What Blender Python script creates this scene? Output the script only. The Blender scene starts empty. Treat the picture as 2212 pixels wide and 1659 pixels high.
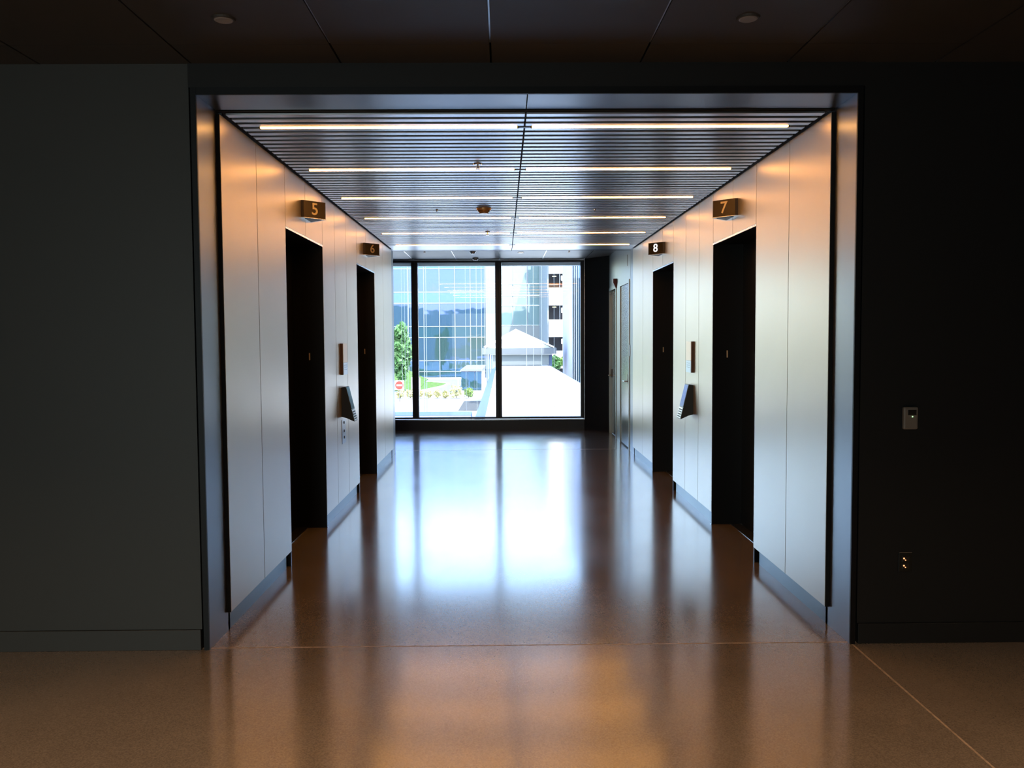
import bpy, bmesh, math, random
from mathutils import Vector, Matrix
random.seed(7)
S = bpy.context.scene
COL = S.collection

# ------------------------------------------------------------------ camera
FPX, W = 1850.0, 2212.0
pitch, yaw, roll = math.radians(3.0398), math.radians(0.6021), math.radians(-0.3421)
right = Vector((math.cos(yaw), -math.sin(yaw), 0))
fwd = Vector((math.sin(yaw) * math.cos(pitch), math.cos(yaw) * math.cos(pitch), -math.sin(pitch)))
up = right.cross(fwd)
r2 = right * math.cos(roll) + up * math.sin(roll)
u2 = -right * math.sin(roll) + up * math.cos(roll)
cd = bpy.data.cameras.new('camera')
cam = bpy.data.objects.new('camera', cd)
COL.objects.link(cam)
cd.sensor_width = 36.0
cd.lens = FPX / W * 36.0
cd.clip_end = 1000
cam.matrix_world = Matrix(((r2.x, u2.x, -fwd.x, 0), (r2.y, u2.y, -fwd.y, 0), (r2.z, u2.z, -fwd.z, 1.6), (0, 0, 0, 1)))
S.camera = cam

# ------------------------------------------------------------------ sky, sun, exposure
SKY_STRENGTH, SUN_STRENGTH = 1.45, 10.0
SUN_EL, SUN_AZ = math.radians(52), math.radians(160)       # azimuth from +Y towards +X
world = bpy.data.worlds.new('sky')
S.world = world
world.use_nodes = True
wn = world.node_tree
bg = wn.nodes['Background']
sk = wn.nodes.new('ShaderNodeTexSky')
sk.sky_type = 'NISHITA'
sk.sun_disc = False
sk.sun_elevation = SUN_EL
sk.sun_rotation = SUN_AZ
sk.air_density = 1.0
sk.dust_density = 1.5
wn.links.new(sk.outputs[0], bg.inputs[0])
bg.inputs[1].default_value = SKY_STRENGTH
sl = bpy.data.lights.new('sun', 'SUN')
sl.energy = SUN_STRENGTH
sl.angle = math.radians(0.6)
sl.color = (1, .96, .9)
sun = bpy.data.objects.new('sun', sl)
COL.objects.link(sun)
sd = Vector((math.sin(SUN_AZ) * math.cos(SUN_EL), math.cos(SUN_AZ) * math.cos(SUN_EL), math.sin(SUN_EL)))
sun.rotation_euler = sd.to_track_quat('Z', 'Y').to_euler()
S.view_settings.view_transform = 'Standard'
S.view_settings.look = 'None'
S.view_settings.exposure = 0.1
S.view_settings.gamma = 1.0
S.view_settings.use_curve_mapping = False
S.cycles.use_denoising = True
S.cycles.max_bounces = 10
S.cycles.diffuse_bounces = 4
S.cycles.glossy_bounces = 6
S.cycles.transparent_max_bounces = 12
S.cycles.sample_clamp_indirect = 3.5
S.cycles.caustics_reflective = True
S.cycles.blur_glossy = 0.3

# lobby downlights out of view, read from the warm floor; unseen spots, no discs built
LOBBY = [(-1.19, 1.5, 95), (1.07, 1.5, 85), (-3.45, 1.5, 105), (3.33, 1.5, 80), (-1.19, -0.8, 90), (1.07, -0.8, 90)]
for x, y, e in LOBBY:
    ld = bpy.data.lights.new('lobby_light', 'SPOT')
    ld.energy = e * 1.8
    ld.color = (1, .66, .38)
    ld.spot_size = math.radians(120)
    ld.spot_blend = 0.9
    ld.shadow_soft_size = 0.05
    lo = bpy.data.objects.new('lobby_light', ld)
    lo.location = (x, y, 2.94)
    COL.objects.link(lo)

# cool fill light added behind the photographer, no window there
al = bpy.data.lights.new('lobby_cool_fill', 'AREA')
al.shape = 'RECTANGLE'; al.size = 4.5; al.size_y = 2.2
al.energy = 66
al.color = (.84, 1, .97)
ao = bpy.data.objects.new('lobby_cool_fill', al)
ao.location = (-2.5, -3.95, 1.5)
ao.rotation_euler = (math.radians(90), 0, 0)
COL.objects.link(ao)

# ------------------------------------------------------------------ helpers
def mat(name, col, rough=.5, metal=0.0, spec=.5, emit=None, es=0.0, noise=None, bump=None, coat=0.0, coat_rough=.05, aniso=0.0):
    m = bpy.data.materials.new(name)
    m.use_nodes = True
    nt = m.node_tree
    p = nt.nodes['Principled BSDF']
    p.inputs['Base Color'].default_value = (*col, 1)
    p.inputs['Roughness'].default_value = rough
    p.inputs['Metallic'].default_value = metal
    p.inputs['Specular IOR Level'].default_value = spec
    p.inputs['Coat Weight'].default_value = coat
    p.inputs['Coat Roughness'].default_value = coat_rough
    p.inputs['Anisotropic'].default_value = aniso
    if emit:
        p.inputs['Emission Color'].default_value = (*emit, 1)
        p.inputs['Emission Strength'].default_value = es
    if noise:                                   # (scale, amount) : mottling of the colour
        tc = nt.nodes.new('ShaderNodeTexCoord')
        n = nt.nodes.new('ShaderNodeTexNoise')
        n.inputs['Scale'].default_value = noise[0]
        n.inputs['Detail'].default_value = 6
        nt.links.new(tc.outputs['Object'], n.inputs['Vector'])
        r = nt.nodes.new('ShaderNodeValToRGB')
        a = noise[1]
        r.color_ramp.elements[0].position = .35
        r.color_ramp.elements[1].position = .65
        r.color_ramp.elements[0].color = (*[c * (1 - a) for c in col], 1)
        r.color_ramp.elements[1].color = (*[min(1, c * (1 + a)) for c in col], 1)
        nt.links.new(n.outputs[0], r.inputs[0])
        nt.links.new(r.outputs[0], p.inputs['Base Color'])
    if bump:
        tc = nt.nodes.new('ShaderNodeTexCoord')
        n = nt.nodes.new('ShaderNodeTexNoise')
        n.inputs['Scale'].default_value = bump[0]
        n.inputs['Detail'].default_value = 3
        nt.links.new(tc.outputs['Object'], n.inputs['Vector'])
        b = nt.nodes.new('ShaderNodeBump')
        b.inputs['Strength'].default_value = bump[1]
        b.inputs['Distance'].default_value = bump[2]
        nt.links.new(n.outputs[0], b.inputs['Height'])
        nt.links.new(b.outputs[0], p.inputs['Normal'])
    return m

def floor_mat():
    m = mat('polished_concrete', (.15, .10, .068), rough=.16, spec=.62, coat=1.0, coat_rough=.135)
    nt = m.node_tree
    p = nt.nodes['Principled BSDF']
    tc = nt.nodes.new('ShaderNodeTexCoord')
    L = nt.links.new
    def noise(scale, detail, sx=1, sy=1):
        mp = nt.nodes.new('ShaderNodeMapping')
        mp.inputs['Scale'].default_value = (sx, sy, 1)
        L(tc.outputs['Object'], mp.inputs['Vector'])
        n = nt.nodes.new('ShaderNodeTexNoise')
        n.inputs['Scale'].default_value = scale
        n.inputs['Detail'].default_value = detail
        L(mp.outputs[0], n.inputs['Vector'])
        return n
    n1, n2, n3, n4 = noise(1.3, 8), noise(160, 2), noise(2.2, 5, 1, .6), noise(5.0, 3)
    r1 = nt.nodes.new('ShaderNodeValToRGB')
    r1.color_ramp.elements[0].position = .3
    r1.color_ramp.elements[1].position = .7
    r1.color_ramp.elements[0].color = (.20, .158, .126, 1)
    r1.color_ramp.elements[1].color = (.27, .215, .172, 1)
    L(n1.outputs[0], r1.inputs[0])
    r2_ = nt.nodes.new('ShaderNodeValToRGB')         # fine sand specks
    r2_.color_ramp.elements[0].position = .3
    r2_.color_ramp.elements[1].position = .7
    r2_.color_ramp.elements[0].color = (.72, .72, .72, 1)
    r2_.color_ramp.elements[1].color = (1.2, 1.2, 1.2, 1)
    L(n2.outputs[0], r2_.inputs[0])
    mx = nt.nodes.new('ShaderNodeMix')
    mx.data_type = 'RGBA'
    mx.blend_type = 'MULTIPLY'
    mx.inputs[0].default_value = 1
    L(r1.outputs[0], mx.inputs[6]); L(r2_.outputs[0], mx.inputs[7])
    r3 = nt.nodes.new('ShaderNodeValToRGB')          # pale scuffs
    r3.color_ramp.elements[0].position = .66
    r3.color_ramp.elements[1].position = .80
    r3.color_ramp.elements[0].color = (0, 0, 0, 1)
    r3.color_ramp.elements[1].color = (.35, .35, .35, 1)
    L(n4.outputs[0], r3.inputs[0])
    mx2 = nt.nodes.new('ShaderNodeMix')
    mx2.data_type = 'RGBA'
    L(r3.outputs[0], mx2.inputs[0]); L(mx.outputs[2], mx2.inputs[6])
    mx2.inputs[7].default_value = (.30, .23, .18, 1)
    L(mx2.outputs[2], p.inputs['Base Color'])
    mr = nt.nodes.new('ShaderNodeMapRange')
    mr.inputs[1].default_value = .3; mr.inputs[2].default_value = .7
    mr.inputs[3].default_value = .15; mr.inputs[4].default_value = .23
    L(n3.outputs[0], mr.inputs[0]); L(mr.outputs[0], p.inputs['Roughness'])
    b = nt.nodes.new('ShaderNodeBump')
    b.inputs['Strength'].default_value = .06
    b.inputs['Distance'].default_value = .003
    L(n4.outputs[0], b.inputs['Height']); L(b.outputs[0], p.inputs['Normal'])
    return m

def glass_mat(name, tint, ior=1.5):
    m = bpy.data.materials.new(name)
    m.use_nodes = True
    nt = m.node_tree
    nt.nodes.remove(nt.nodes['Principled BSDF'])
    out = nt.nodes['Material Output']
    f = nt.nodes.new('ShaderNodeFresnel'); f.inputs[0].default_value = ior
    t = nt.nodes.new('ShaderNodeBsdfTransparent'); t.inputs[0].default_value = (*tint, 1)
    g = nt.nodes.new('ShaderNodeBsdfGlossy'); g.inputs['Roughness'].default_value = 0.0
    x = nt.nodes.new('ShaderNodeMixShader')
    nt.links.new(f.outputs[0], x.inputs[0]); nt.links.new(t.outputs[0], x.inputs[1]); nt.links.new(g.outputs[0], x.inputs[2])
    nt.links.new(x.outputs[0], out.inputs[0])
    return m

M = {}
M['floor'] = floor_mat()
M['joint'] = mat('joint_filler', (.42, .31, .23), .5, noise=(30, .25))
M['black_wall'] = mat('black_wall_paint', (.006, .0065, .0075), .6, bump=(220, .2, .001))
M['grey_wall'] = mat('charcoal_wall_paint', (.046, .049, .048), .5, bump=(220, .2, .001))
M['panel'] = mat('champagne_metal_panel', (.56, .50, .425), .34, .75, noise=(1.5, .02))
M['frame'] = mat('bronze_grey_metal', (.20, .215, .25), .32, .9)
M['frame_dark'] = mat('dark_metal_edge', (.012, .013, .015), .45, .5)
M['kick'] = mat('blue_grey_metal_base', (.13, .16, .185), .34, .9)
M['slat'] = mat('satin_aluminium_slat', (.60, .62, .66), .29, .95)
M['void'] = mat('black_plenum', (.004, .004, .004), .8)
M['light'] = mat('warm_light_diffuser', (.9, .85, .8), .4, emit=(1.0, .43, .095), es=28.0)
M['elev'] = mat('black_elevator_metal', (.006, .006, .007), .38, .3)
M['ceil'] = mat('dark_ceiling_panel', (.044, .041, .039), .55, bump=(300, .15, .0005))
M['silver'] = mat('brushed_silver', (.75, .75, .76), .25, 1.0)
M['white_metal'] = mat('white_painted_metal', (.75, .75, .75), .4)
M['grey_disc'] = mat('grey_lens', (.25, .24, .24), .5)
M['amber_disc'] = mat('amber_cap', (.55, .33, .15), .35, .8)
M['sign'] = mat('bronze_sign_face', (.055, .042, .032), .32, .5)
M['digit'] = mat('champagne_digit', (.85, .70, .50), .35, .4)
M['digit_lit'] = mat('lit_digit', (1, 1, 1), .4, emit=(.92, .95, 1), es=1.15)
M['plate'] = mat('pale_notice_plate', (.72, .58, .46), .4, .7)
M['plate_low'] = mat('pale_blue_plate', (.52, .60, .70), .35, .7)
M['brown_edge'] = mat('brown_edge', (.09, .04, .02), .5)
M['kiosk'] = mat('black_kiosk_body', (.012, .013, .012), .4)
M['screen'] = mat('glossy_touch_screen', (.30, .33, .32), .08, .7, spec=.9)
M['steel'] = mat('steel_plate', (.45, .45, .47), .3, 1.0)
M['win_frame'] = mat('window_frame_black', (.018, .020, .026), .35, .4)
M['sill'] = mat('bright_sill_trim', (.65, .70, .80), .25, .9)
M['glass'] = glass_mat('window_glass', (.90, .93, .93))
M['wall_far'] = mat('grey_green_gloss_wall', (.34, .37, .365), .34, .55)
M['door_far'] = mat('grey_green_gloss_door', (.36, .40, .385), .22, .6)
M['red'] = mat('dark_red_plastic', (.12, .01, .012), .4)
M['beige'] = mat('beige_plastic', (.24, .195, .16), .5)
M['lcd'] = mat('dark_display', (.03, .025, .022), .2)
M['green_led'] = mat('green_led', (.1, .8, .3), .4, emit=(.5, 1, .45), es=2.0)
M['outlet_glint'] = mat('orange_glint', (.9, .4, .15), .4, emit=(1, .42, .18), es=1.6)  # reflected glint painted as a glow, no lamp in the outlet
# outdoors
M['pave'] = mat('pale_concrete_paving', (.42, .41, .39), .8, noise=(.4, .1))
M['roof_white'] = mat('white_roof_membrane', (.72, .72, .70), .7, noise=(.5, .04))
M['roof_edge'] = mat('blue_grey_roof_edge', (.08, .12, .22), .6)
M['charcoal'] = mat('charcoal', (.055, .058, .065), .85, noise=(2, .15))
M['grass'] = mat('lawn', (.075, .15, .022), .9, noise=(3, .35))
M['kerb'] = mat('pale_kerb', (.6, .58, .55), .8)
M['leaf'] = mat('green_leaves', (.08, .19, .06), .6, noise=(2, .4))
M['leaf_light'] = mat('light_green_leaves', (.14, .24, .04), .6, noise=(2, .4))
M['bark'] = mat('bark', (.08, .06, .045), .9)
M['flower'] = mat('pale_yellow_shrub', (.48, .46, .22), .7, noise=(3, .3))
M['stone_grey'] = mat('pale_grey_cladding', (.20, .225, .245), .6)
M['tan'] = mat('tan_band', (.12, .095, .075), .6)
M['gar_white'] = mat('white_concrete_spandrel', (.8, .8, .78), .7)
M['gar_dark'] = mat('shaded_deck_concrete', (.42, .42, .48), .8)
M['gar_lamp'] = mat('garage_lamp', (1, .95, .6), .5, emit=(1, .95, .55), es=3.0)
M['rail_red'] = mat('orange_rail', (.35, .12, .07), .6)
M['fac_mull'] = mat('facade_mullion', (.19, .20, .21), .4)
M['rod'] = mat('grey_rod', (.28, .31, .34), .4, .5)
M['sign_red'] = mat('sign_red', (.55, .03, .02), .5)
M['sign_white'] = mat('sign_white', (.6, .6, .6), .5)
M['sign_post'] = mat('galvanised_post', (.1, .1, .1), .5)
M['pav_band'] = mat('pavilion_band_shade', (.11, .125, .14), .6)  # shade on the eaves band put into a darker grey
M['pav_wall'] = mat('pavilion_wall', (.15, .17, .175), .6)

def facade_glass(name, refl, body):
    """coated glass: a tinted mirror over a pale coloured body"""
    m = bpy.data.materials.new(name)
    m.use_nodes = True
    nt = m.node_tree
    nt.nodes.remove(nt.nodes['Principled BSDF'])
    g = nt.nodes.new('ShaderNodeBsdfGlossy')
    g.inputs['Color'].default_value = (*refl, 1)
    g.inputs['Roughness'].default_value = .02
    d = nt.nodes.new('ShaderNodeBsdfDiffuse')
    d.inputs['Color'].default_value = (*body, 1)
    a = nt.nodes.new('ShaderNodeAddShader')
    tc = nt.nodes.new('ShaderNodeTexCoord')
    n = nt.nodes.new('ShaderNodeTexNoise')
    n.inputs['Scale'].default_value = .3
    b = nt.nodes.new('ShaderNodeBump')
    b.inputs['Strength'].default_value = .3
    b.inputs['Distance'].default_value = .05
    L = nt.links.new
    L(tc.outputs['Object'], n.inputs['Vector']); L(n.outputs[0], b.inputs['Height']); L(b.outputs[0], g.inputs['Normal'])
    L(g.outputs[0], a.inputs[0]); L(d.outputs[0], a.inputs[1]); L(a.outputs[0], nt.nodes['Material Output'].inputs[0])
    return m
M['pane_blue'] = facade_glass('blue_reflective_glass', (.042, .056, .22), (.028, .056, .058))
M['pane_teal'] = facade_glass('teal_spandrel_glass', (.045, .075, .18), (.022, .052, .055))
M['pane_pale'] = facade_glass('pale_cyan_glass', (.05, .06, .08), (.15, .215, .215))
M['clad_light'] = mat('light_grey_cladding', (.21, .225, .23), .6)

def tag(o, label=None, cat=None, group=None, kind=None):
    if label: o['label'] = label
    if cat: o['category'] = cat
    if group: o['group'] = group
    if kind: o['kind'] = kind
    return o

def empty(name, loc=(0, 0, 0), parent=None):
    o = bpy.data.objects.new(name, None)
    o.empty_display_size = .1
    COL.objects.link(o)
    o.location = loc
    if parent: o.parent = parent
    return o

class MB:
    """collects shapes in one bmesh, in world coordinates"""
    def __init__(s): s.bm = bmesh.new()
    def box(s, x0, x1, y0, y1, z0, z1, bev=0):
        x0, x1 = sorted((x0, x1)); y0, y1 = sorted((y0, y1)); z0, z1 = sorted((z0, z1))
        v = [s.bm.verts.new(p) for p in ((x0, y0, z0), (x1, y0, z0), (x1, y1, z0), (x0, y1, z0), (x0, y0, z1), (x1, y0, z1), (x1, y1, z1), (x0, y1, z1))]
        fs = [s.bm.faces.new([v[i] for i in f]) for f in ((0, 3, 2, 1), (4, 5, 6, 7), (0, 1, 5, 4), (1, 2, 6, 5), (2, 3, 7, 6), (3, 0, 4, 7))]
        if bev:
            es = list({e for f in fs for e in f.edges})
            bmesh.ops.bevel(s.bm, geom=es, offset=bev, segments=2, affect='EDGES', profile=.5)
        return s
    def prism(s, pts, a, b, axis='z'):
        """polygon pts (2-D) swept from a to b along axis"""
        def P(p, t):
            return {'z': (p[0], p[1], t), 'y': (p[0], t, p[1]), 'x': (t, p[0], p[1])}[axis]
        lo = [s.bm.verts.new(P(p, a)) for p in pts]
        hi = [s.bm.verts.new(P(p, b)) for p in pts]
        n = len(pts)
        s.bm.faces.new(lo[::-1]); s.bm.faces.new(hi)
        for i in range(n):
            s.bm.faces.new((lo[i], lo[(i + 1) % n], hi[(i + 1) % n], hi[i]))
        return s
    def cyl(s, c, r0, r1, h, axis='z', n=24):
        m = {'z': Matrix.Identity(4), 'x': Matrix.Rotation(math.pi / 2, 4, 'Y'), 'y': Matrix.Rotation(-math.pi / 2, 4, 'X')}[axis]
        bmesh.ops.create_cone(s.bm, cap_ends=True, segments=n, radius1=r0, radius2=r1, depth=h, matrix=Matrix.Translation(c) @ m)
        return s
    def tube(s, a, b, r, n=8):
        a, b = Vector(a), Vector(b)
        d = b - a
        bmesh.ops.create_cone(s.bm, cap_ends=True, segments=n, radius1=r, radius2=r, depth=d.length,
                              matrix=Matrix.Translation((a + b) / 2) @ d.to_track_quat('Z', 'Y').to_matrix().to_4x4())
        return s
    def build(s, name, m, parent=None, origin=None, smooth=False):
        me = bpy.data.meshes.new(name)
        bmesh.ops.recalc_face_normals(s.bm, faces=s.bm.faces)
        base = Vector((0, 0, 0))
        if parent is not None:
            q = parent
            while q is not None:
                base = base + q.location
                q = q.parent
        if origin is None:
            vs = s.bm.verts
            xs = [v.co.x for v in vs]; ys = [v.co.y for v in vs]; zs = [v.co.z for v in vs]
            o = Vector(((min(xs) + max(xs)) / 2, (min(ys) + max(ys)) / 2, (min(zs) + max(zs)) / 2))
        else:
            o = Vector(origin)
        bmesh.ops.translate(s.bm, verts=s.bm.verts, vec=-o)
        s.bm.to_mesh(me); s.bm.free()
        me.materials.append(M[m] if isinstance(m, str) else m)
        if smooth:
            for f in me.polygons: f.use_smooth = True
        ob = bpy.data.objects.new(name, me)
        COL.objects.link(ob)
        ob.location = o - base
        if parent is not None: ob.parent = parent
        return ob

def B(name, m, x0, x1, y0, y1, z0, z1, parent=None, bev=0):
    return MB().box(x0, x1, y0, y1, z0, z1, bev).build(name, m, parent)

def text(ch, m, loc, size, rotz, parent, name='digit', depth=.004, bold=.0):
    c = bpy.data.curves.new(name, 'FONT')
    c.body = ch; c.size = size; c.extrude = depth; c.offset = bold
    c.align_x = 'CENTER'; c.align_y = 'CENTER'
    t = bpy.data.objects.new('tmp', c)
    COL.objects.link(t)
    bpy.context.view_layer.update()
    me = bpy.data.meshes.new_from_object(t.evaluated_get(bpy.context.evaluated_depsgraph_get()))
    bpy.data.objects.remove(t)
    me.name = name
    me.materials.clear(); me.materials.append(M[m])
    o = bpy.data.objects.new(name, me)
    COL.objects.link(o)
    base = Vector((0, 0, 0)); q = parent
    while q is not None:
        base = base + q.location; q = q.parent
    o.location = Vector(loc) - base
    o.rotation_euler = (math.pi / 2, 0, rotz)
    o.parent = parent
    return o

# ------------------------------------------------------------------ key dimensions (metres)
Y0, Y1 = 4.375, 4.70            # near portal
YE0, YE1 = 11.70, 12.05         # far portal
XL, XR = -1.525, 1.797          # kick / portal plane
PL, PR = -1.505, 1.777          # panel faces
ZC, ZF = 2.81, 2.98             # slatted ceiling, lobby ceilings
YW = 15.05                      # window wall
DOORS = [(6.02, 7.245), (8.92, 10.14)]
ZD = 2.38

# ------------------------------------------------------------------ floor
fl = tag(empty('floor', (0, 5, 0)), kind='structure')
g = .006
for x0, x1, y0, y1 in ((-9, 1.81 - g, -4, Y0 + .02 - g), (1.81 + g, 7, -4, Y0 + .02 - g), (-1.78, 2.04, Y0 + .02 + g, 12.27 - g),
                       (-9, 1.83, 12.27 + g, 15.3), (-9, -1.78, 11.6, 12.27 - g)):
    B('floor_slab', 'floor', x0, x1, y0, y1, -.12, 0, fl)
B('floor_joint', 'joint', -9, 7, Y0 + .02 - g, Y0 + .02 + g, -.10, .0004, fl)
B('floor_joint', 'joint', 1.81 - g * .8, 1.81 + g * .8, -4, Y0 + .01, -.10, .0003, fl)
B('floor_joint', 'joint', -9, 2.04, 12.27 - g, 12.27 + g, -.10, .0001, fl)

# ------------------------------------------------------------------ lobby (camera side)
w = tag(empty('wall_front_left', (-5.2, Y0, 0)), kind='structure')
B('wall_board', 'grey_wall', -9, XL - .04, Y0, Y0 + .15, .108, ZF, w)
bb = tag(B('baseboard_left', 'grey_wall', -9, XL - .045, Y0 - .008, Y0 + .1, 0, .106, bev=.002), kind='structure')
w = tag(empty('wall_front_right', (4.4, Y0, 0)), kind='structure')
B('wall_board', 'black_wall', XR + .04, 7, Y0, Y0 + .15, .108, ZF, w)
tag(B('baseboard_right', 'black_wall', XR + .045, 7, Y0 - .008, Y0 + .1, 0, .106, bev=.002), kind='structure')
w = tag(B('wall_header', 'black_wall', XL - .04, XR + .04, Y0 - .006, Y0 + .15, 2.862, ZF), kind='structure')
tag(B('wall_lobby_left', 'black_wall', -9.15, -9, -4, Y0, 0, ZF), kind='structure')
tag(B('wall_lobby_right', 'black_wall', 7, 7.15, -4, Y0, 0, ZF), kind='structure')
tag(B('wall_lobby_back', 'black_wall', -9, 7, -4.15, -4, 0, ZF), kind='structure')

cl = tag(empty('ceiling', (0, 1, ZF)), kind='structure')
xs = [-9, -6.8, -5.3, -3.80, -3.05, -2.30, -1.547, -.80, -.05, .70, 1.44, 2.19, 2.94, 4.4, 5.9, 7]
h = .005
for i in range(len(xs) - 1):
    B('ceiling_panel', 'ceil', xs[i] + h, xs[i + 1] - h, -4, 4.10 - .0015, ZF, ZF + .03, cl)
    B('ceiling_panel', 'ceil', xs[i] + h, xs[i + 1] - h, 4.10 + .0015, Y0, ZF, ZF + .03, cl)
for x in xs[1:-1]:
    B('joint_strip', 'steel' if abs(x) < 1.5 else 'frame', x - .0035, x + .0035, -4, Y0 - .28, ZF + .006, ZF + .02, cl)  # middle strips in brighter metal, imitating the reflection seen along them
B('backing', 'void', -9, 7, -4, Y0 + .1, ZF + .031, ZF + .06, cl)

def downlight(x, y, z, lab, lit=False, group=None):
    t = tag(empty('recessed_downlight', (x, y, z)), lab, 'downlight', group)
    MB().cyl((x, y, z - .004), .048, .052, .008).build('trim_ring', 'ceil', t, smooth=False)
    MB().cyl((x, y, z - .0095), .034, .040, .003).build('lens', 'grey_disc' if not lit else 'light', t)
    return t
downlight(-1.19, 3.77, ZF, 'small unlit round ceiling light in the dark ceiling, left of the middle')
downlight(1.07, 3.77, ZF, 'small unlit round ceiling light in the dark ceiling, right of the middle')

# thermostat and outlet on the right black wall
t = tag(empty('thermostat', (2.09, Y0, 1.18)), 'beige rounded thermostat with dark display on the black right wall', 'thermostat')
B('housing', 'beige', 2.052, 2.128, Y0 - .024, Y0, 1.122, 1.238, t, bev=.008)
B('display', 'lcd', 2.073, 2.117, Y0 - .0258, Y0 - .022, 1.196, 1.223, t, bev=.0008)
MB().cyl((2.097, Y0 - .0255, 1.188), .0028, .0028, .003, 'y', 12).build('led_or_glint', 'green_led', t)
t = tag(empty('wall_outlet', (2.083, Y0, .437)), 'black electrical outlet with small orange glints low on the right wall', 'outlet')
B('cover_plate', 'kiosk', 2.048, 2.118, Y0 - .006, Y0, .377, .478, t, bev=.002)
B('top_edge', 'beige', 2.050, 2.116, Y0 - .007, Y0, .4785, .4805, t)
for z in (.446, .408):
    B('socket', 'lcd', 2.064, 2.102, Y0 - .009, Y0 - .005, z - .015, z + .013, t, bev=.001)
    MB().cyl((2.074, Y0 - .0098, z + .003), .0042, .0042, .002, 'y', 12).build('led_or_glint', 'outlet_glint', t)  # glowing dots imitate reflections on the socket metal
    MB().cyl((2.082, Y0 - .0098, z - .006), .003, .003, .002, 'y', 12).build('led_or_glint', 'outlet_glint', t)

# ------------------------------------------------------------------ portals
def portal(nm, ya, yb, near, n):
    t = tag(empty(nm, (.136, ya, 0)), kind='structure')
    f = .028
    for sx, X in ((-1, XL), (1, XR)):
        B('jamb_lining', 'frame', X, X + sx * .03, ya, yb, 0, 2.835, t)
        B('face_edge', 'frame_dark', X + sx * .0005, X + sx * f, ya - .012 if near else yb, ya + .004 if near else yb + .01, 0, 2.86, t)
    for x0, x1 in ((XL, .131), (.135, XR)):
        B('soffit_lining', 'frame', x0 + .001, x1 - .001, ya, yb - .055, 2.825, 2.85, t)
    B('head_edge', 'frame_dark', XL, XR, ya - .012 if near else yb - .028, ya + .004 if near else yb + .01, 2.8255, 2.861, t)
    return t
portal('trim_1', Y0, Y1, True, 1)
portal('trim_2', YE0, YE1, False, 2)

# ------------------------------------------------------------------ corridor side walls
def side_wall(nm, s):
    X, P = (XL, PL) if s < 0 else (XR, PR)
    t = tag(empty(nm, (X, 8, 0)), kind='structure')
    gp = .0035
    def panel(y0, y1, z0=.105, z1=ZC - .004):
        B('wall_panel', 'panel', P, X + s * .004, y0 + gp, y1 - gp, z0, z1, t, bev=.0012)
    for y0, y1 in ((Y1 - .04, 5.33), (5.33, 6.02), (7.245, 7.76), (7.76, 8.32), (8.32, 8.92), (10.14, 10.87), (10.87, YE0)):
        panel(y0, y1)
    for a, b in DOORS:
        m = (a + b) / 2
        panel(a, m, ZD + .012); panel(m, b, ZD + .012)
    B('edge_shade', 'void', X, P + s * .001, Y1 - .044, Y1 - .038, .105, ZC - .004, t)  # black strip standing for shade on the panel's end edge
    # backing, dark so that the joints read black
    for y0, y1 in ((Y1 - .03, 6.02 - .02), (7.245 + .02, 8.92 - .02), (10.14 + .02, YE0)):
        B('backing', 'void', X + s * .005, X + s * .06, y0, y1, .10, ZC + .05, t)
        B('kick_base', 'kick', X, X + s * .05, y0 if y0 < 5 else y0 + .04, (y1 - .06) if y1 < 11 else y1 - .07, 0, .0995, t)
        B('kick_return', 'void', X + s * .03, X + s * .06, y0, y1, 0, .0995, t)
    for a, b in DOORS:
        B('backing', 'void', X + s * .005, X + s * .06, a - .02, b + .02, ZD + .012, ZC + .05, t)
    B('ceiling_edge', 'frame', P + s * .001, X, Y1, YE0, ZC - .003, ZC + .012, t)
    return t
side_wall('wall_left', -1)
side_wall('wall_right', 1)

def elevator(nm, s, a, b):
    X = XL if s < 0 else XR
    D = X + s * .235
    t = tag(empty(nm, (X, (a + b) / 2, 0)), kind='structure')
    m = (a + b) / 2
    B('door_leaf', 'elev', D, D + s * .03, a, m - .001, .004, ZD, t)
    B('door_leaf', 'elev', D, D + s * .03, m + .001, b, .004, ZD, t)
    fj = B('jamb', 'elev', X - s * .018, D, b, b + .02, 0, ZD + .01, t)
    B('jamb', 'elev', X - s * .018, D, a - .02, a, 0, ZD + .01, t)
    B('door_head', 'elev', X - s * .010, D, a, b, ZD, ZD + .010, t)
    B('head_trim', 'silver', X - s * .021, X - s * .012, a, b, ZD - .004, ZD + .010, t)
    B('corner_guard', 'silver', X - s * .022, X + s * .015, b + .001, b + .02, 0, .006, t)
    B('sill_plate', 'steel', D - s * .09, D, a, b, .0, .003, t)
    # storey figure on the far jamb
    text('1', 'digit', (X + s * .105, b - .002, 1.455), .085, 0, fj, depth=.002, bold=.001)
    return t
n = 1
for s in (-1, 1):
    for a, b in DOORS:
        elevator('door_%d' % n, s, a, b); n += 1

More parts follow.
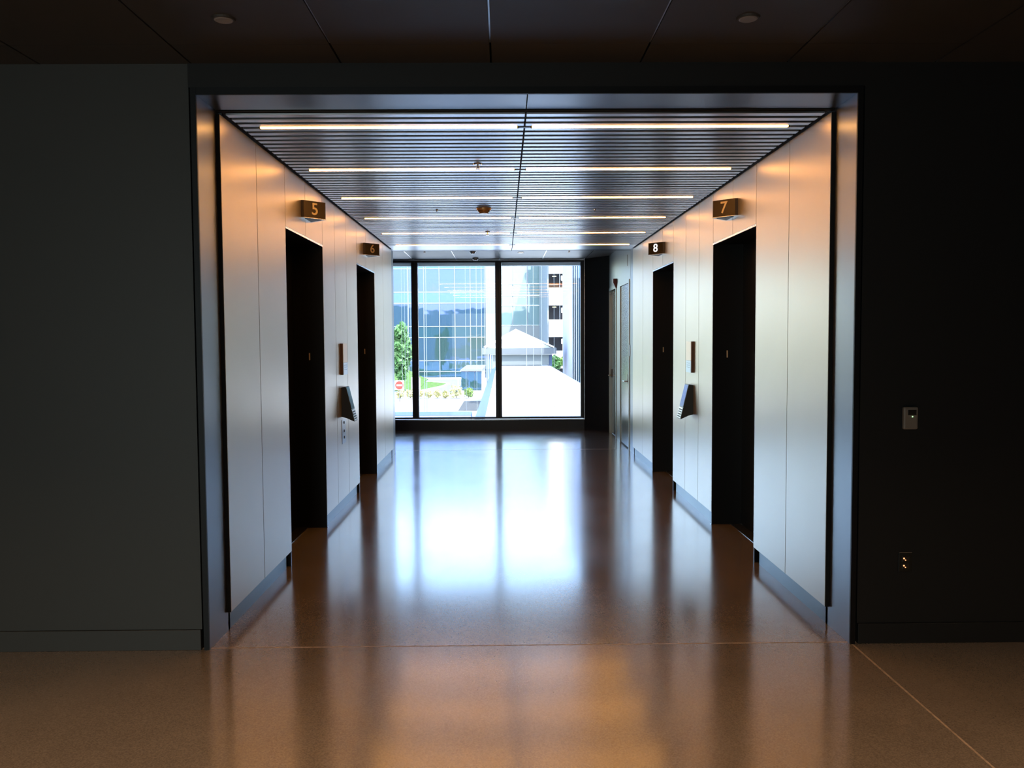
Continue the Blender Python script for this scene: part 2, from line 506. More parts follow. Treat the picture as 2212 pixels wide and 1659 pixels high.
# hall lanterns (triangular number signs)
def lantern(num, s, yc, lit, lab):
    P = PL if s < 0 else PR
    z0, z1 = 2.515, 2.645
    t = tag(empty('elevator_number_sign', (P, yc, z0)), lab, 'sign')
    in_ = -s
    MB().prism([(P + in_ * .0005, yc - .145), (P + in_ * .022, yc - .145), (P + in_ * .155, yc - .006), (P + in_ * .155, yc + .006), (P + in_ * .022, yc + .145), (P + in_ * .0005, yc + .145)], z0 + .004, z1).build('housing', 'sign', t)
    MB().prism([(P + in_ * .0005, yc - .148), (P + in_ * .023, yc - .148), (P + in_ * .160, yc - .006), (P + in_ * .160, yc + .006), (P + in_ * .023, yc + .148), (P + in_ * .0005, yc + .148)], z0, z0 + .004).build('bottom_trim', 'silver', t)
    MB().prism([(P + in_ * .02, yc - .11), (P + in_ * .125, yc), (P + in_ * .02, yc + .11)], z0 - .002, z0).build('bottom_plate', 'kiosk', t)
    # camera-side face runs from (P+.022, yc-.145) to (P+.155, yc-.006)
    dx, dy = in_ * .133, .139
    L = math.hypot(dx, dy)
    nx, ny = in_ * dy / L, -abs(dx) / L
    cx_, cy_ = P + in_ * (.022 + .0665) + nx * .002, yc - .0755 + ny * .002
    rz = math.atan2(dy, dx) if s < 0 else math.atan2(-dy, -dx)
    text(num, 'digit_lit' if lit else 'digit', (cx_, cy_, (z0 + z1) / 2 + .002), .125, rz, t, depth=.002, bold=.0012 if not lit else .0004)
    return t
lantern('5', -1, (6.02 + 7.245) / 2, False, 'bronze triangular elevator sign with number 5 on the left wall')
lantern('6', -1, 9.50, False, 'bronze triangular elevator sign with number 6, farther along the left wall')
lantern('7', 1, (6.02 + 7.245) / 2, False, 'bronze triangular elevator sign with number 7 on the right wall')
lantern('8', 1, 9.55, True, 'dark triangular elevator sign with bright white glowing number 8 on the right wall')

# call stations
def stations(s, side):
    P = PL if s < 0 else PR
    in_ = -s
    yc = 8.055
    t = tag(empty('notice_plate', (P, yc, 1.27)), 'pale wall notice plate with brown edge and bluish lower part, %s wall between elevators' % side, 'notice plate')
    B('edge_body', 'brown_edge', P, P + in_ * .024, yc - .105, yc + .105, 1.272, 1.563, t)
    B('upper_face', 'plate', P + in_ * .024, P + in_ * .028, yc - .105, yc + .105, 1.385, 1.563, t)
    B('lower_face', 'plate_low', P + in_ * .024, P + in_ * .029, yc - .105, yc + .105, 1.272, 1.383, t)
    for z in (1.36, 1.34, 1.32):
        B('print_line', 'lcd', P + in_ * .029, P + in_ * .0293, yc - .07, yc + .07, z - .001, z + .001, t)
    t = tag(empty('elevator_call_kiosk', (P, yc, .85)), 'black wedge-shaped elevator call kiosk with glossy slanted screen, %s wall below the notice plate' % side, 'call kiosk')
    ya, yb = yc - .085, yc + .085
    prof = [(P + in_ * .0005, 1.155), (P + in_ * .040, 1.160), (P + in_ * .118, .835), (P + in_ * .045, .868), (P + in_ * .0005, .880)]
    MB().prism(prof, ya, yb, 'y').build('body', 'kiosk', t)
    d = Vector((in_ * .078, -.325)); d.normalize()
    nn = Vector((-d.y, d.x)) * in_
    if nn.x * in_ < 0: nn = -nn
    def q(u, off): return (P + in_ * .040 + d.x * u + nn.x * off, 1.160 + d.y * u + nn.y * off)
    MB().prism([q(.006, .0005), q(.215, .0005), q(.215, .004), q(.006, .004)], ya + .008, yb - .008, 'y').build('screen', 'screen', t)
    MB().prism([q(.225, .0005), q(.325, .0005), q(.325, .004), q(.225, .004)], ya + .008, yb - .008, 'y').build('keypad_panel', 'steel', t)
    for k in range(4):
        for j in range(3):
            y_ = yc - .045 + j * .045
            u = .238 + k * .022
            MB().prism([q(u, .004), q(u + .013, .004), q(u + .013, .007), q(u, .007)], y_ - .012, y_ + .012, 'y').build('key', 'kiosk', t)
    return t
stations(-1, 'left'); stations(1, 'right')
t = tag(empty('key_switch_plate', (PL, 8.055, .62)), 'small steel key switch plate under the call kiosk on the left wall', 'switch plate')
B('plate', 'steel', PL, PL + .004, 7.965, 8.15, .625, .85, t, bev=.001)
for z in (.82, .74, .68):
    MB().cyl((PL + .006, 8.06, z), .014, .012, .006, 'x', 16).build('key_switch', 'kiosk', t)

# ------------------------------------------------------------------ slatted ceiling with light bars
sc = tag(empty('ceiling', (.136, 8, ZC)), kind='structure')
p = 1.2360 / 12
ga = 4.98 - 3 * p
LIGHT_K = [3 + 12 * i for i in range(6)]
gapw = .046
me_cache = {}
xa, xb = PL + .022, PR - .022
xm = .133
def slat(y0, y1):
    for a, b in ((xa, xm - .005), (xm + .005, xb)):
        key = (round(b - a, 4), round(y1 - y0, 4))
        if key not in me_cache:
            o = B('slat', 'slat', a, b, y0, y1, ZC, ZC + .010, sc, bev=.001)
            me_cache[key] = o.data
        else:
            o = bpy.data.objects.new('slat', me_cache[key])
            COL.objects.link(o)
            o.location = Vector(((a + b) / 2, (y0 + y1) / 2, ZC + .005)) - sc.location
            o.parent = sc
for k in range(0, 63):
    slat(ga + k * p + gapw / 2, ga + (k + 1) * p - gapw / 2)
slat(ga + 63 * p + gapw / 2, YE0 + .02)
B('backing', 'void', XL - .05, XR + .05, Y1 - .04, YE0 + .02, ZC + .012, ZC + .04, sc)
rows = ['first row from the lobby', 'second row from the lobby', 'third row from the lobby', 'fourth row from the lobby', 'fifth row from the lobby', 'last row, nearest the window']
for i, k in enumerate(LIGHT_K):
    y = ga + k * p
    for side, a, b in (('left', -1.383, xm - .035), ('right', xm + .035, 1.655)):
        t = tag(empty('linear_light', ((a + b) / 2, y, ZC)), 'glowing warm %s-hand linear ceiling light in the %s' % (side, rows[i]), 'ceiling light', 'linear lights in the slatted ceiling')
        hw = .0125
        pts = [(y - hw, ZC + .010), (y - hw, ZC - .001), (y - hw + .004, ZC - .004), (y + hw - .004, ZC - .004), (y + hw, ZC - .001), (y + hw, ZC + .010)]
        MB().prism(pts, a + .008, b - .008, 'x').build('diffuser', 'light', t)
        B('end_cap', 'void', a, a + .0075, y - hw, y + hw, ZC - .004, ZC + .011, t)
        B('end_cap', 'void', b - .0075, b, y - hw, y + hw, ZC - .004, ZC + .011, t)
        B('housing', 'void', a, b, y - hw, y + hw, ZC + .0105, ZC + .0115, t)
    B('connector', 'frame', xm - .034, xm + .034, y - .006, y + .006, ZC - .004, ZC + .006, sc)

def sprinkler(x, y, z, lab, r=.018, m='silver'):
    t = tag(empty('sprinkler', (x, y, z)), lab, 'sprinkler')
    MB().cyl((x, y, z - .004), r * 1.5, r * 1.7, .006, n=20).build('flange', m, t)
    MB().cyl((x, y, z - .018), .006, .006, .024, n=10).build('stem', m, t)
    MB().cyl((x, y, z - .038), r * .9, r * .9, .003, n=16).build('deflector', m, t)
    MB().tube((x - r * .7, y, z - .010), (x - r * .35, y, z - .037), .0022, 6).tube((x + r * .7, y, z - .010), (x + r * .35, y, z - .037), .0022, 6).build('frame_arm', m, t)
    return t
sprinkler(-.165, 6.01, ZC, 'small silver sprinkler head in the slats just before the second row of lights')
sprinkler(-.165, 9.80, ZC, 'small silver sprinkler head in the slats just before the fifth row of lights')
def detector(x, y, z, lab, m1='white_metal', r=.07):
    t = tag(empty('smoke_detector', (x, y, z)), lab, 'smoke detector')
    MB().cyl((x, y, z - .010), r * .92, r, .02, n=32).build('base', m1, t)
    MB().cyl((x, y, z - .034), r * .55, r * .86, .028, n=32).build('cover', m1, t, smooth=False)
    return t
detector(-.168, 8.04, ZC, 'round tan smoke detector in the slatted ceiling left of the middle joint', 'amber_disc')
for x, sd_ in ((-.61, 'left'), (.872, 'right')):
    t = tag(empty('ceiling_sensor', (x, 8.115, ZC)), 'tiny silver sensor peg in the slatted ceiling, %s of the smoke detector' % ('left' if x < 0 else 'far right'), 'sensor')
    MB().cyl((x, 8.115, ZC - .006), .008, .010, .012, n=12).build('rim', 'silver', t)
    MB().cyl((x, 8.115, ZC - .014), .005, .005, .006, n=12).build('pin', 'kiosk', t)

# ------------------------------------------------------------------ window lobby
cf = tag(empty('ceiling', (-2, 13.5, ZF)), kind='structure')
xs2 = [-9, -6.8, -5.3, -3.80, -3.05, -2.30, -1.547, -.80, -.05, .70, 1.44, 1.83]
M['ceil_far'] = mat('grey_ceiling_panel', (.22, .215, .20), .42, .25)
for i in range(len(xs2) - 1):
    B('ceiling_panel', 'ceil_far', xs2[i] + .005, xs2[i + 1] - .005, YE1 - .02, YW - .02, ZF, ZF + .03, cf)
for x in xs2[1:-1]:
    B('joint_strip', 'silver', x - .006, x + .006, YE1, YW - .1, ZF - .001, ZF + .02, cf)
B('backing', 'void', -9, 1.9, YE1 - .02, YW, ZF + .031, ZF + .06, cf)
tag(B('wall_far_header', 'frame', -9, XR, YE1 - .02, YE1, ZC + .05, ZF + .02), kind='structure')
tag(B('wall_far_left', 'black_wall', -9, XL - .03, 11.6, YE1, 0, ZF), kind='structure')
tag(B('wall_lobby_end', 'grey_wall', -9.15, -9, 11.6, YW, 0, ZF), kind='structure')
detector(-.462, 13.57, ZF, 'silver round smoke detector on the window lobby ceiling, nearer of the pair', 'silver', .055)
detector(-.457, 14.73, ZF, 'silver round smoke detector on the window lobby ceiling, close to the window head', 'silver', .055)
t = tag(empty('recessed_downlight', (.30, 13.83, ZF)), 'small bright white round ceiling light in the window lobby', 'downlight')
MB().cyl((.30, 13.83, ZF - .003), .05, .055, .006).build('trim_ring', 'white_metal', t)
M['white_lamp'] = mat('white_lamp', (1, 1, 1), .4, emit=(1, 1, 1), es=2.0)
MB().cyl((.30, 13.83, ZF - .008), .036, .04, .004).build('lens', 'white_lamp', t)
sprinkler(-1.21, 13.46, ZF, 'amber-tinted sprinkler head on the left of the window lobby ceiling', .022, 'amber_disc')
sprinkler(1.05, 13.5, ZF, 'amber-tinted sprinkler head on the right of the window lobby ceiling', .022, 'amber_disc')

# right wall with two doors beyond the corridor, built round its openings
w = tag(empty('wall_right_far', (XR, 13.2, 0)), kind='structure')
openings = [(12.12, 13.10), (13.52, 14.40)]
ZDF = 2.43
for y0, y1 in ((YE1 - .02, 12.12), (13.10, 13.52), (14.40, 14.46)):
    B('wall_board', 'wall_far', XR, XR + .12, y0, y1, 0, ZF, w)
for a, b in openings:
    B('wall_board', 'wall_far', XR, XR + .12, a, b, ZDF, ZF, w)
B('seam_trim', 'frame', XR - .006, XR, 12.33, 12.338, ZDF + .2, ZDF + .36, w)
def leaf_door(nm, a, b, handle_y, rec):
    t = tag(empty(nm, (XR, (a + b) / 2, 0)), kind='structure')
    B('frame', 'wall_far', XR - .012, XR + .11, a, a + .05, 0, ZDF, t)
    B('frame', 'wall_far', XR - .012, XR + .11, b - .05, b, 0, ZDF, t)
    B('frame', 'wall_far', XR - .012, XR + .11, a + .05, b - .05, ZDF - .05, ZDF, t)
    lf = B('door_leaf', 'door_far', XR + rec, XR + rec + .045, a + .053, b - .053, .02, ZDF - .053, t, bev=.002)
    B('bottom_gap', 'void', XR + rec + .005, XR + .1, a + .05, b - .05, 0, .018, t)
    X = XR + rec
    B('handle_plate', 'brown_edge', X - .010, X, handle_y - .022, handle_y + .022, .94, 1.08, lf, bev=.002)
    MB().tube((X, handle_y, .975), (X - .055, handle_y, .975), .011, 12).tube((X - .055, handle_y, .975), (X - .058, handle_y + .125, .975), .010, 12).build('lever_handle', 'silver', lf)
    return t
leaf_door('door_5', 12.12, 13.10, 12.27, .004)
leaf_door('door_6', 13.52, 14.40, 14.30, .03)
# black slanted wall up to the window
sw = MB().prism([(XR, 14.46), (1.425, 14.99), (1.425, YW + .1), (XR + .12, YW + .1), (XR + .12, 14.46)], 0, ZF).build('wall_slanted', 'black_wall')
tag(sw, kind='structure')
t = tag(empty('fire_alarm_strobe', (XR, 13.62, 2.4)), 'dark red wedge-shaped fire alarm strobe on the grey wall above the far doors', 'fire alarm')
MB().prism([(XR - .001, 2.53), (XR - .055, 2.53), (XR - .055, 2.47), (XR - .012, 2.385), (XR - .001, 2.385)], 13.50, 13.60, 'y').build('housing', 'red', t)
MB().prism([(XR - .0551, 2.53), (XR - .058, 2.53), (XR - .058, 2.47), (XR - .015, 2.385), (XR - .0121, 2.385), (XR - .0551, 2.47)], 13.51, 13.59, 'y').build('lens', 'white_metal', t)
t = tag(empty('room_sign', (XR, 12.10, 1.34)), 'slim grey room sign beside the near grey door', 'sign')
B('sign_plate', 'plate_low', XR - .006, XR, 12.065, 12.11, 1.345, 1.50, t)
B('sign_edge', 'frame', XR - .007, XR - .0061, 12.07, 12.105, 1.43, 1.435, t)
for y, z in ((13.72, 2.33), (14.22, 2.33)):
    t = tag(empty('door_stud', (XR, y, z)), 'tiny white stud near the top of the far grey door, %s' % ('nearer the strobe' if y < 14 else 'nearer the black wall'), 'stud')
    MB().cyl((XR - .010, y, z), .010, .014, .02, 'x', 12).build('stud_head', 'white_metal', t)
    MB().cyl((XR - .001, y, z), .018, .018, .003, 'x', 12).build('stud_plate', 'frame', t)

# window wall
cen = [-.072 - 1.46 * i for i in range(0, 7)]
mw = .055
win = [(cen[0] + mw, 1.365)] + [(cen[i + 1] + mw, cen[i] - mw) for i in range(5)]
for i, (x0, x1) in enumerate(win):
    t = tag(empty('window_%d' % (i + 1), ((x0 + x1) / 2, YW, 0)), kind='structure')
    z0, z1 = .225, 2.925
    B('frame', 'win_frame', x0 - mw, x0, YW - .06, YW + .08, z0 - .03, z1 + .03, t, bev=.003)
    B('frame', 'win_frame', x1, x1 + (mw if i else .06), YW - .06, YW + .08, z0 - .03, z1 + .03, t, bev=.003)
    B('frame', 'win_frame', x0, x1, YW - .06, YW + .08, z1, z1 + .03, t)
    B('frame', 'win_frame', x0, x1, YW - .06, YW + .08, z0 - .03, z0, t)
    B('pane', 'glass', x0 + .001, x1 - .001, YW + .02, YW + .03, z0, z1, t)
    B('exterior_head_strip', 'roof_white', x0 + .001, x1 - .001, YW + .09, YW + .22, z1 - .045, z1 + .02, t)
tag(B('trim_3', 'sill', -9, 1.428, YW - .075, YW - .06, .172, .192), kind='structure')
tag(B('trim_4', 'sill', 1.426, 1.436, YW - .075, YW - .05, .172, ZF), kind='structure')
tag(B('wall_window_curb', 'win_frame', -9, 1.425, YW - .06, YW + .1, 0, .172), kind='structure')
tag(B('trim_5', 'sill', -9, 1.425, YW - .02, YW + .02, 2.956, ZF + .01), kind='structure')
# the building's own outer shell (seen only in reflections)
M['own_wall'] = mat('own_exterior', (.30, .42, .38), .5)
tag(MB().box(-30, 30, 0, 15.0, 3.4, 9.0).build('wall_upper_storey', 'own_wall'), kind='structure')
tag(B('wall_outer_right', 'own_wall', 2.2, 30, 14.5, 15.2, -3.5, 3.4), kind='structure')
tag(B('wall_outer_left', 'own_wall', -30, -9.2, 14.5, 15.2, -3.5, 3.4), kind='structure')
tag(B('wall_lower_storey', 'own_wall', -30, 30, 2, 15.15, -3.5, -.15), kind='structure')

# ------------------------------------------------------------------ outdoors
G = -3.5
tag(B('ground', 'pave', -120, 120, 15.2, 260, G - .2, G), kind='structure')
# terrace and canopy roof outside the window
t = tag(empty('terrace_roof', (-4, 18.7, -.4)), 'white flat terrace roof with blue-grey coping just outside the window', 'roof')
B('deck', 'roof_white', -12, -.84, 15.3, 22.2, -.55, -.4, t)
B('border', 'roof_edge', -12, -.84, 22.2, 23.3, -.55, -.38, t)  # blue-grey strip along the far edge of the deck
t = tag(empty('walkway_canopy', (1.5, 39, -3.5)), 'long white canopy roof leading straight away from the window', 'canopy')
B('roof_deck', 'roof_white', -.46, 3.42, 15.4, 62.4, -.52, -.40, t)
MB().prism([(-.46, -.40), (-.46, -.62), (-.80, -.90), (-.80, -.62)], 15.4, 62.4, 'y').build('sloped_edge', 'roof_edge', t)
B('edge_beam', 'roof_edge', 3.42, 3.50, 15.4, 62.4, -.62, -.42, t)
for y in range(20, 62, 7):
    for x in (-.2, 3.2):
        B('column', 'stone_grey', x - .1, x + .1, y - .1, y + .1, G, -.52, t)
# pavilion at the end
t = tag(empty('roof_pavilion', (1.3, 66, -.4)), 'white pavilion with gabled roof and grey-shaded eaves band at the end of the canopy', 'pavilion')
B('wall', 'pav_wall', -.75, 3.5, 65.0, 69, -.40, .42, t)
B('eaves_band', 'pav_band', -1.55, 4.05, 64.6, 69.5, .42, .88, t)
B('ledge', 'roof_white', -.9, 3.7, 64.8, 69.2, .36, .42, t)
MB().prism([(-1.2, .88), (3.72, .88), (1.25, 2.10), (.85, 2.10)], 64.9, 69.3, 'y').build('gable_front', 'roof_white', t)
MB().prism([(-1.3, .88), (.98, 2.12), (.98, 2.32), (-1.45, 1.0)], 64.6, 69.5, 'y').prism([(.98, 2.12), (3.85, .88), (3.9, .98), (.98, 2.32)], 64.6, 69.5, 'y').build('roof', 'roof_white', t)
for x in (-1.2, -1.02, -.84):
    B('louvre_post', 'roof_edge', x - .035, x + .035, 64.9, 65.0, -2.3, .42, t)
B('side_wall_panel', 'roof_edge', 3.5, 3.75, 65.2, 69, -.5, .42, t)

# rods beside the canopy
def rods(X, ys, z0, where, r, grp):
    words = ['nearest', 'second', 'third', 'fourth', 'fifth', 'sixth', 'farthest']
    for i, y in enumerate(ys):
        w_ = words[i] if i < len(ys) - 1 else 'farthest'
        t = tag(empty('slim_rod', (X, y, z0)), 'thin grey upright rod %s, %s of its row' % (where, w_), 'rod', grp)
        MB().tube((X, y, z0 + .03), (X, y, 13), r * y, 6).build('rod', 'rod', t)
        MB().cyl((X, y, z0 + .015), r * y * 2.5, r * y * 2, .03, n=10).build('foot', 'rod', t)
rods(-1.25, [29, 41, 51, 60, 72, 85], -3.5, 'left of the canopy', .00028, 'slim rods left of the canopy')
rods(1.5, [25, 33, 42, 54], -.4, 'standing on the canopy roof', .00022, 'slim rods on the canopy roof')
rods(-2.75, [30, 30.9], -3.5, 'just right of the left window mullion', .0004, 'slim rods beside the left mullion')
rods(-3.45, [29.4, 30.3, 31.2, 32.2], -3.5, 'in the leftmost visible pane', .0002, 'slim rods in the leftmost pane')
rods(2.55, [20.2, 22.6, 24.8, 27.0, 29.5], -.4, 'near the right end of the canopy', .00024, 'slim rods near the right end of the canopy')

# glass office block
FY = 112.0
zl = []
z = -2.66
ZS = [-3.5]
cur = -2.66
while cur < 24:
    ZS.append(cur); ZS.append(cur + 1.43); cur += 4.46
def curtain(root, x0, cols, cw, rows, mA, mB, y=FY):
    for (za, zb, tall) in rows:
        me = None
        for c in range(cols):
            xa_ = x0 + c * cw
            nm = 'pane'
            if me is None:
                o = B(nm, mA if tall else mB, xa_ + .05, xa_ + cw - .05, y - .05, y, za + .05, zb - .05, root)
                me = o.data
            else:
                o = bpy.data.objects.new(nm, me)
                COL.objects.link(o)
                o.location = Vector((xa_ + cw / 2, y - .025, (za + zb) / 2)) - root.location
                o.parent = root
            # installed glass is never perfectly flat in line: each pane a hair off
            o.rotation_euler = (random.uniform(-.004, .004), 0, random.uniform(-.006, .006))
rowsA = []
for i in range(len(ZS) - 1):
    a, b = ZS[i], ZS[i + 1]
    rowsA.append((a, b, (b - a) > 2))
t = tag(empty('glass_office_building', (-12, FY, G)), 'tall blue and teal glass office block beyond the lawn, seen through the left panes', 'building')
curtain(t, -28.38, 13, 2.016, rowsA, 'pane_blue', 'pane_teal')
B('core', 'gar_dark', -28.4, -2.2, FY + .06, FY + 20, G, ZS[-1], t)
for c in range(14):
    B('mullion', 'fac_mull', -28.38 + c * 2.016 - .05, -28.38 + c * 2.016 + .05, FY - .14, FY + .05, G, ZS[-1], t)
for z in ZS[1:]:
    B('transom', 'fac_mull', -28.4, -2.2, FY - .10, FY + .05, z - .06, z + .06, t)
B('corner_pier', 'stone_grey', -2.2, -.75, FY - .6, FY + 20, G, ZS[-1], t)
t = tag(empty('glass_entrance_block', (-3, 80, G)), 'low teal glass entrance block at the foot of the office block, left of the canopy', 'building')
B('core', 'gar_dark', -3.9, -2.0, 80.1, 95, G, -1.4, t)
for i in range(3):
    B('pane', 'pane_teal', -3.9 + i * .64, -3.9 + i * .64 + .60, 80.0, 80.08, G + .1, -1.5, t)
B('roof', 'fac_mull', -4.0, -1.9, 79.9, 95, -1.4, -1.3, t)

t = tag(empty('pale_glass_building', (3, FY, G)), 'pale cyan glass building with grey cladding behind the pavilion', 'building')
rowsB = [(-3.5, 3.0, False), (3.0, 3.3, False), (3.3, 7.2, True), (7.2, 8.7, False), (8.7, 12.6, True), (12.6, 14.1, False), (14.1, 18.0, True), (18.0, 21.5, True)]
curtain(t, -.6, 3, 1.93, rowsB[2:], 'pane_pale', 'pane_pale')
B('lower_cladding', 'clad_light', -.6, 5.2, FY - .1, FY + .05, G, 3.28, t)
B('core', 'gar_dark', -.6, 4.6, FY + .06, FY + 20, G, 21.5, t)
B('corner_pier', 'stone_grey', 5.2, 6.3, FY - .6, FY + .05, G, 21.5, t)
for z in (3.3, 5.9, 7.2, 8.7, 12.6, 14.1, 18.0):
    B('transom', 'sill', -.6, 5.2, FY - .10, FY + .04, z - .05, z + .05, t)

# parking garage
t = tag(empty('parking_garage', (8, 90, G)), 'parking garage with white concrete spandrels and dark open decks', 'building')
base = [(-7, -3.3), (-1.6, .25), (1.75, 3.53), (5.05, 6.87), (8.35, 10.2), (11.7, 13.5), (15, 16.9)]
sp = [(-1.55, .28), (1.74, 3.53), (5.05, 6.87), (8.33, 10.2), (11.7, 13.5), (15.0, 16.9)]
# open bays lie between: spandrel tops at .28, 3.53 ...; visible white bands are z in these intervals
for a, b in sp:
    B('spandrel', 'gar_white', 4.84, 7.45, 89.6, 90, a, b, t)
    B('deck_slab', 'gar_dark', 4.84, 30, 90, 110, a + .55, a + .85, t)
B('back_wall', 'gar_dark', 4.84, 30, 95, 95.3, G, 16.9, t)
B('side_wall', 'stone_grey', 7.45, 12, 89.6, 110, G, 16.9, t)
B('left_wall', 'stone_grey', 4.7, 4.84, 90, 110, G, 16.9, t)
for a, b in ((3.53, 5.05), (6.87, 8.33)):
    for x in (6.0, 7.1):
        B('bay_post', 'sill', x - .03, x + .03, 89.9, 89.96, a, b + .02, t)
    MB().cyl((5.55, 92, b - .12), .22, .22, .06, n=16).build('deck_lamp', 'gar_lamp', t)
B('guard_rail', 'rail_red', 4.84, 7.45, 90.1, 90.2, 7.15, 7.28, t)
for z, q in ((6.87, 'top'), (3.53, 'middle'), (.28, 'lowest')):
    tt = tag(empty('box_light', (6.3, 89.8, z)), 'white box-shaped lamp on a short post on the garage wall, %s of the three' % q, 'lamp')
    B('lamp_head', 'gar_white', 6.12, 6.5, 89.62, 89.86, z + .72, z + 1.25, tt, bev=.05)
    B('post', 'gar_white', 6.27, 6.37, 89.70, 89.80, z + .01, z + .72, tt)

# finned glass wing at the right edge of the window
t = tag(empty('finned_glass_wing', (7, 60, G)), 'blue-grey glass wing with thin vertical fins at the right edge of the window', 'building')
B('glazing', 'pane_teal', 4.88, 12, 60, 60.1, G, 14, t)
B('core', 'gar_dark', 4.9, 12, 60.2, 70, G, 14, t)
for x in (4.9, 5.0, 5.12, 5.27, 5.45):
    B('fin', 'fac_mull', x - .015, x + .015, 59.7, 60, G, 14, t)

# lawn, road, kerbs
t = tag(MB().prism([(-16, 84), (-8.4, 84), (-6.6, 92), (-6.3, 97), (-8.5, 101), (-16, 104)], G, G + .06).build('lawn', 'grass'), 'bright green lawn with curved edge in front of the glass office block', 'lawn')
t = tag(MB().prism([(-8.6, 82), (-8.2, 82), (-6.3, 91.8), (-6.0, 97), (-8.4, 101.6), (-8.5, 101.2), (-6.3, 97), (-6.6, 92)], G, G + .09).build('kerb', 'kerb'), 'pale curved kerb along the edge of the lawn', 'kerb')
t = tag(MB().prism([(-7.4, 82), (-4.3, 80), (-4.3, 108), (-11, 108), (-8.4, 102), (-6.0, 97), (-6.3, 91.8)], G, G + .03).build('road', 'stone_grey'), 'grey road curving past the lawn', 'road')
tag(B('kerb', 'kerb', -11, -3.6, 108.2, 110.6, G, G + .15), 'long white kerb at the foot of the glass office block', 'kerb')
tag(B('dark_patch', 'charcoal', -3.2, -1.6, 60.5, 70, G, G + .02), 'dark asphalt patch on the white paving beside the canopy', 'charcoal')  # thin dark grey slab on the pale paving
tag(B('planter_wall', 'kerb', -3.9, -2.0, 78, 78.6, G, G + .35), 'low pale planter wall beside the canopy', 'wall')
for i, (x, y) in enumerate(((-8.6, 81), (-7.8, 80.4), (-4.15, 79.2))):
    t = MB().cyl((x, y, G + .75), .06, .05, 1.5, n=10).build('bollard', 'gar_dark')
    tag(t, ['dark slim post on the lawn edge, leftmost', 'dark slim post beside the kerb, middle one', 'dark slim post by the planter wall'][i], 'post')

def foliage(c, rad, n, size, seed):
    rnd = random.Random(seed)
    vs, fs = [], []
    for i in range(n):
        while True:
            p_ = Vector((rnd.uniform(-1, 1), rnd.uniform(-1, 1), rnd.uniform(-1, 1)))
            if .25 < p_.length < 1: break
        p_ = Vector((p_.x * rad[0], p_.y * rad[1], p_.z * rad[2])) * (1 + .18 * math.sin(p_.x * 5 + seed) * math.cos(p_.z * 4))
        a = Vector((rnd.gauss(0, 1), rnd.gauss(0, 1), rnd.gauss(0, 1))).normalized()
        b = a.cross(Vector((rnd.gauss(0, 1), rnd.gauss(0, 1), rnd.gauss(0, 1)))).normalized()
        s_ = size * rnd.uniform(.6, 1.3)
        q_ = Vector(c) + p_
        k = len(vs)
        vs += [q_ - a * s_, q_ + b * s_ * .5, q_ + a * s_, q_ - b * s_ * .5]
        fs.append((k, k + 1, k + 2, k + 3))
    return vs, fs
def leafy(name, m, c, rad, n, size, seed, parent):
    vs, fs = foliage(c, rad, n, size, seed)
    me = bpy.data.meshes.new(name)
    o_ = Vector(c)
    me.from_pydata([v - o_ for v in vs], [], fs)
    me.materials.append(M[m])
    o = bpy.data.objects.new(name, me)
    COL.objects.link(o)
    o.location = o_ - parent.location
    o.parent = parent
    return o
def tree(x, y, h, rad, lab, m='leaf', n=2200, size=.28, seed=1, trunk=True, cat='tree', nm='leafy_tree'):
    t = tag(empty(nm, (x, y, G)), lab, cat)
    leafy('foliage', m, (x, y, G + h - rad[2]), rad, n, size, seed, t)
    MB().cyl((x, y, G + .07 + (h - rad[2]) / 2), .14 if trunk else .04, .08 if trunk else .02, h - rad[2], n=8).build('trunk' if trunk else 'stem', 'bark', t)
    return t
tree(-9.95, 82, 6.5, (1.15, 1.2, 2.6), 'bushy green tree seen in the leftmost visible pane', seed=3)
tree(6.4, 86, 3.6, (.55, .5, .8), 'bright yellow-green tree in front of the garage', 'leaf_light', 900, .2, 5)
tree(5.4, 87.5, 3.3, (.6, .4, .7), 'darker green tree in front of the garage, beside the yellow-green one', 'leaf', 900, .2, 6)
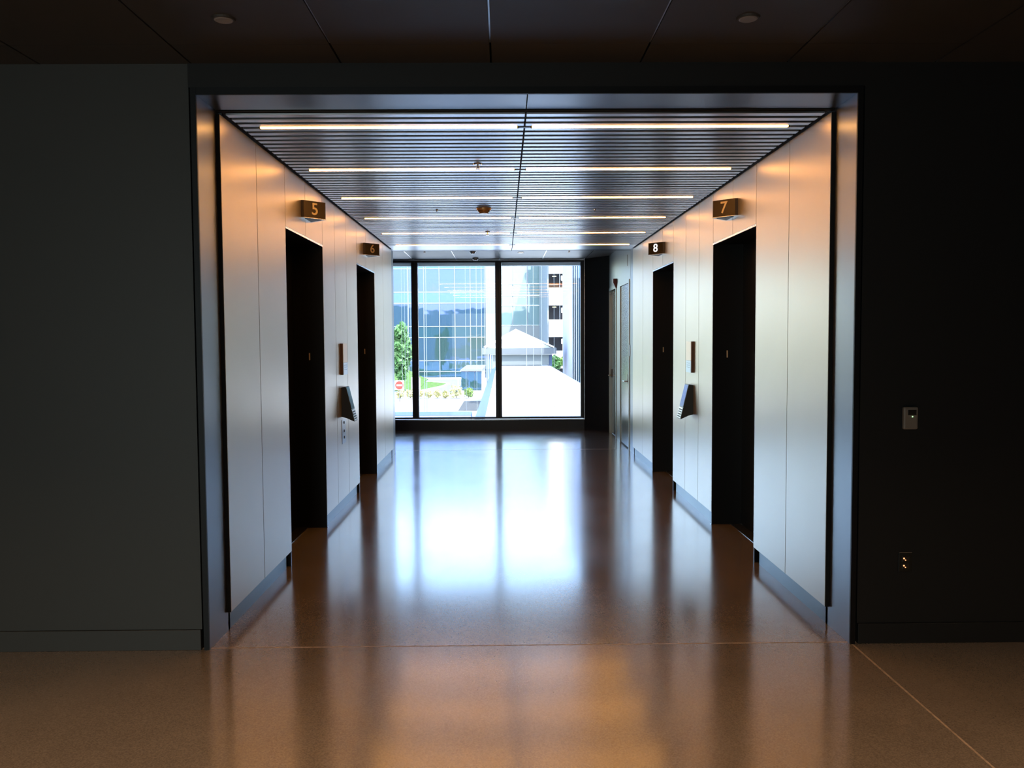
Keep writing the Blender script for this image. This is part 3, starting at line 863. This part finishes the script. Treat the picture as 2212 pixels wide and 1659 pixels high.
shr = [(-8.75, .32, 'flower', 'leftmost, beside the road sign'), (-7.95, .34, 'flower', 'second from the left'), (-7.15, .36, 'flower', 'third from the left'),
       (-6.35, .30, 'flower', 'fourth from the left'), (-5.6, .32, 'flower', 'fifth from the left'), (-4.9, .30, 'flower', 'just left of the tallest'),
       (-4.0, .52, 'flower', 'the tallest of the strip'), (-2.95, .40, 'leaf_light', 'the green one at its right end')]
for i, (x, r, m, lab) in enumerate(shr):
    tree(x, 73 + .3 * math.sin(i * 2.1), 2 * r + .12, (r * 1.1, r, r), ('pale yellow' if m == 'flower' else 'leafy') + ' shrub in the strip below the lawn, ' + lab, m, 420, .10, 20 + i, False, 'shrub', 'flowering_shrub')
bk = MB()
ys_ = [84.2, 88, 92, 97, 102, 107]
cols_ = [(-60, 1.0), (-14, 1.0), (-11.5, .8), (-10.2, .35), (-9.0, .02)]
g_ = [[bk.bm.verts.new((x + (.35 * math.sin(j) if i_ > 1 else 0), y, G + .08 + 1.5 * f_ * (j / 5) ** 1.4)) for j, y in enumerate(ys_)] for i_, (x, f_) in enumerate(cols_)]
for i_ in range(len(cols_) - 1):
    for j in range(5):
        bk.bm.faces.new((g_[i_][j], g_[i_ + 1][j], g_[i_ + 1][j + 1], g_[i_][j + 1]))
ext = bmesh.ops.extrude_face_region(bk.bm, geom=list(bk.bm.faces))
for q_ in ext['geom']:
    if isinstance(q_, bmesh.types.BMVert): q_.co.z = G + .065
tag(bk.build('grass_bank', 'grass'), 'sunlit grassy bank rising at the left edge of the window view', 'grass bank')
# traffic sign
t = tag(empty('no_entry_sign', (-8.45, 70, G)), 'red and white round no entry sign at the left edge of the window', 'traffic sign')
B('post', 'sign_post', -8.49, -8.43, 70, 70.05, G, -2.0, t)
B('board', 'sign_white', -8.86, -8.08, 69.96, 69.99, -2.55, -1.77, t)
MB().cyl((-8.47, 69.95, -2.16), .34, .34, .02, 'y', 32).build('disc', 'sign_red', t)
B('bar', 'sign_white', -8.70, -8.24, 69.92, 69.94, -2.22, -2.10, t)
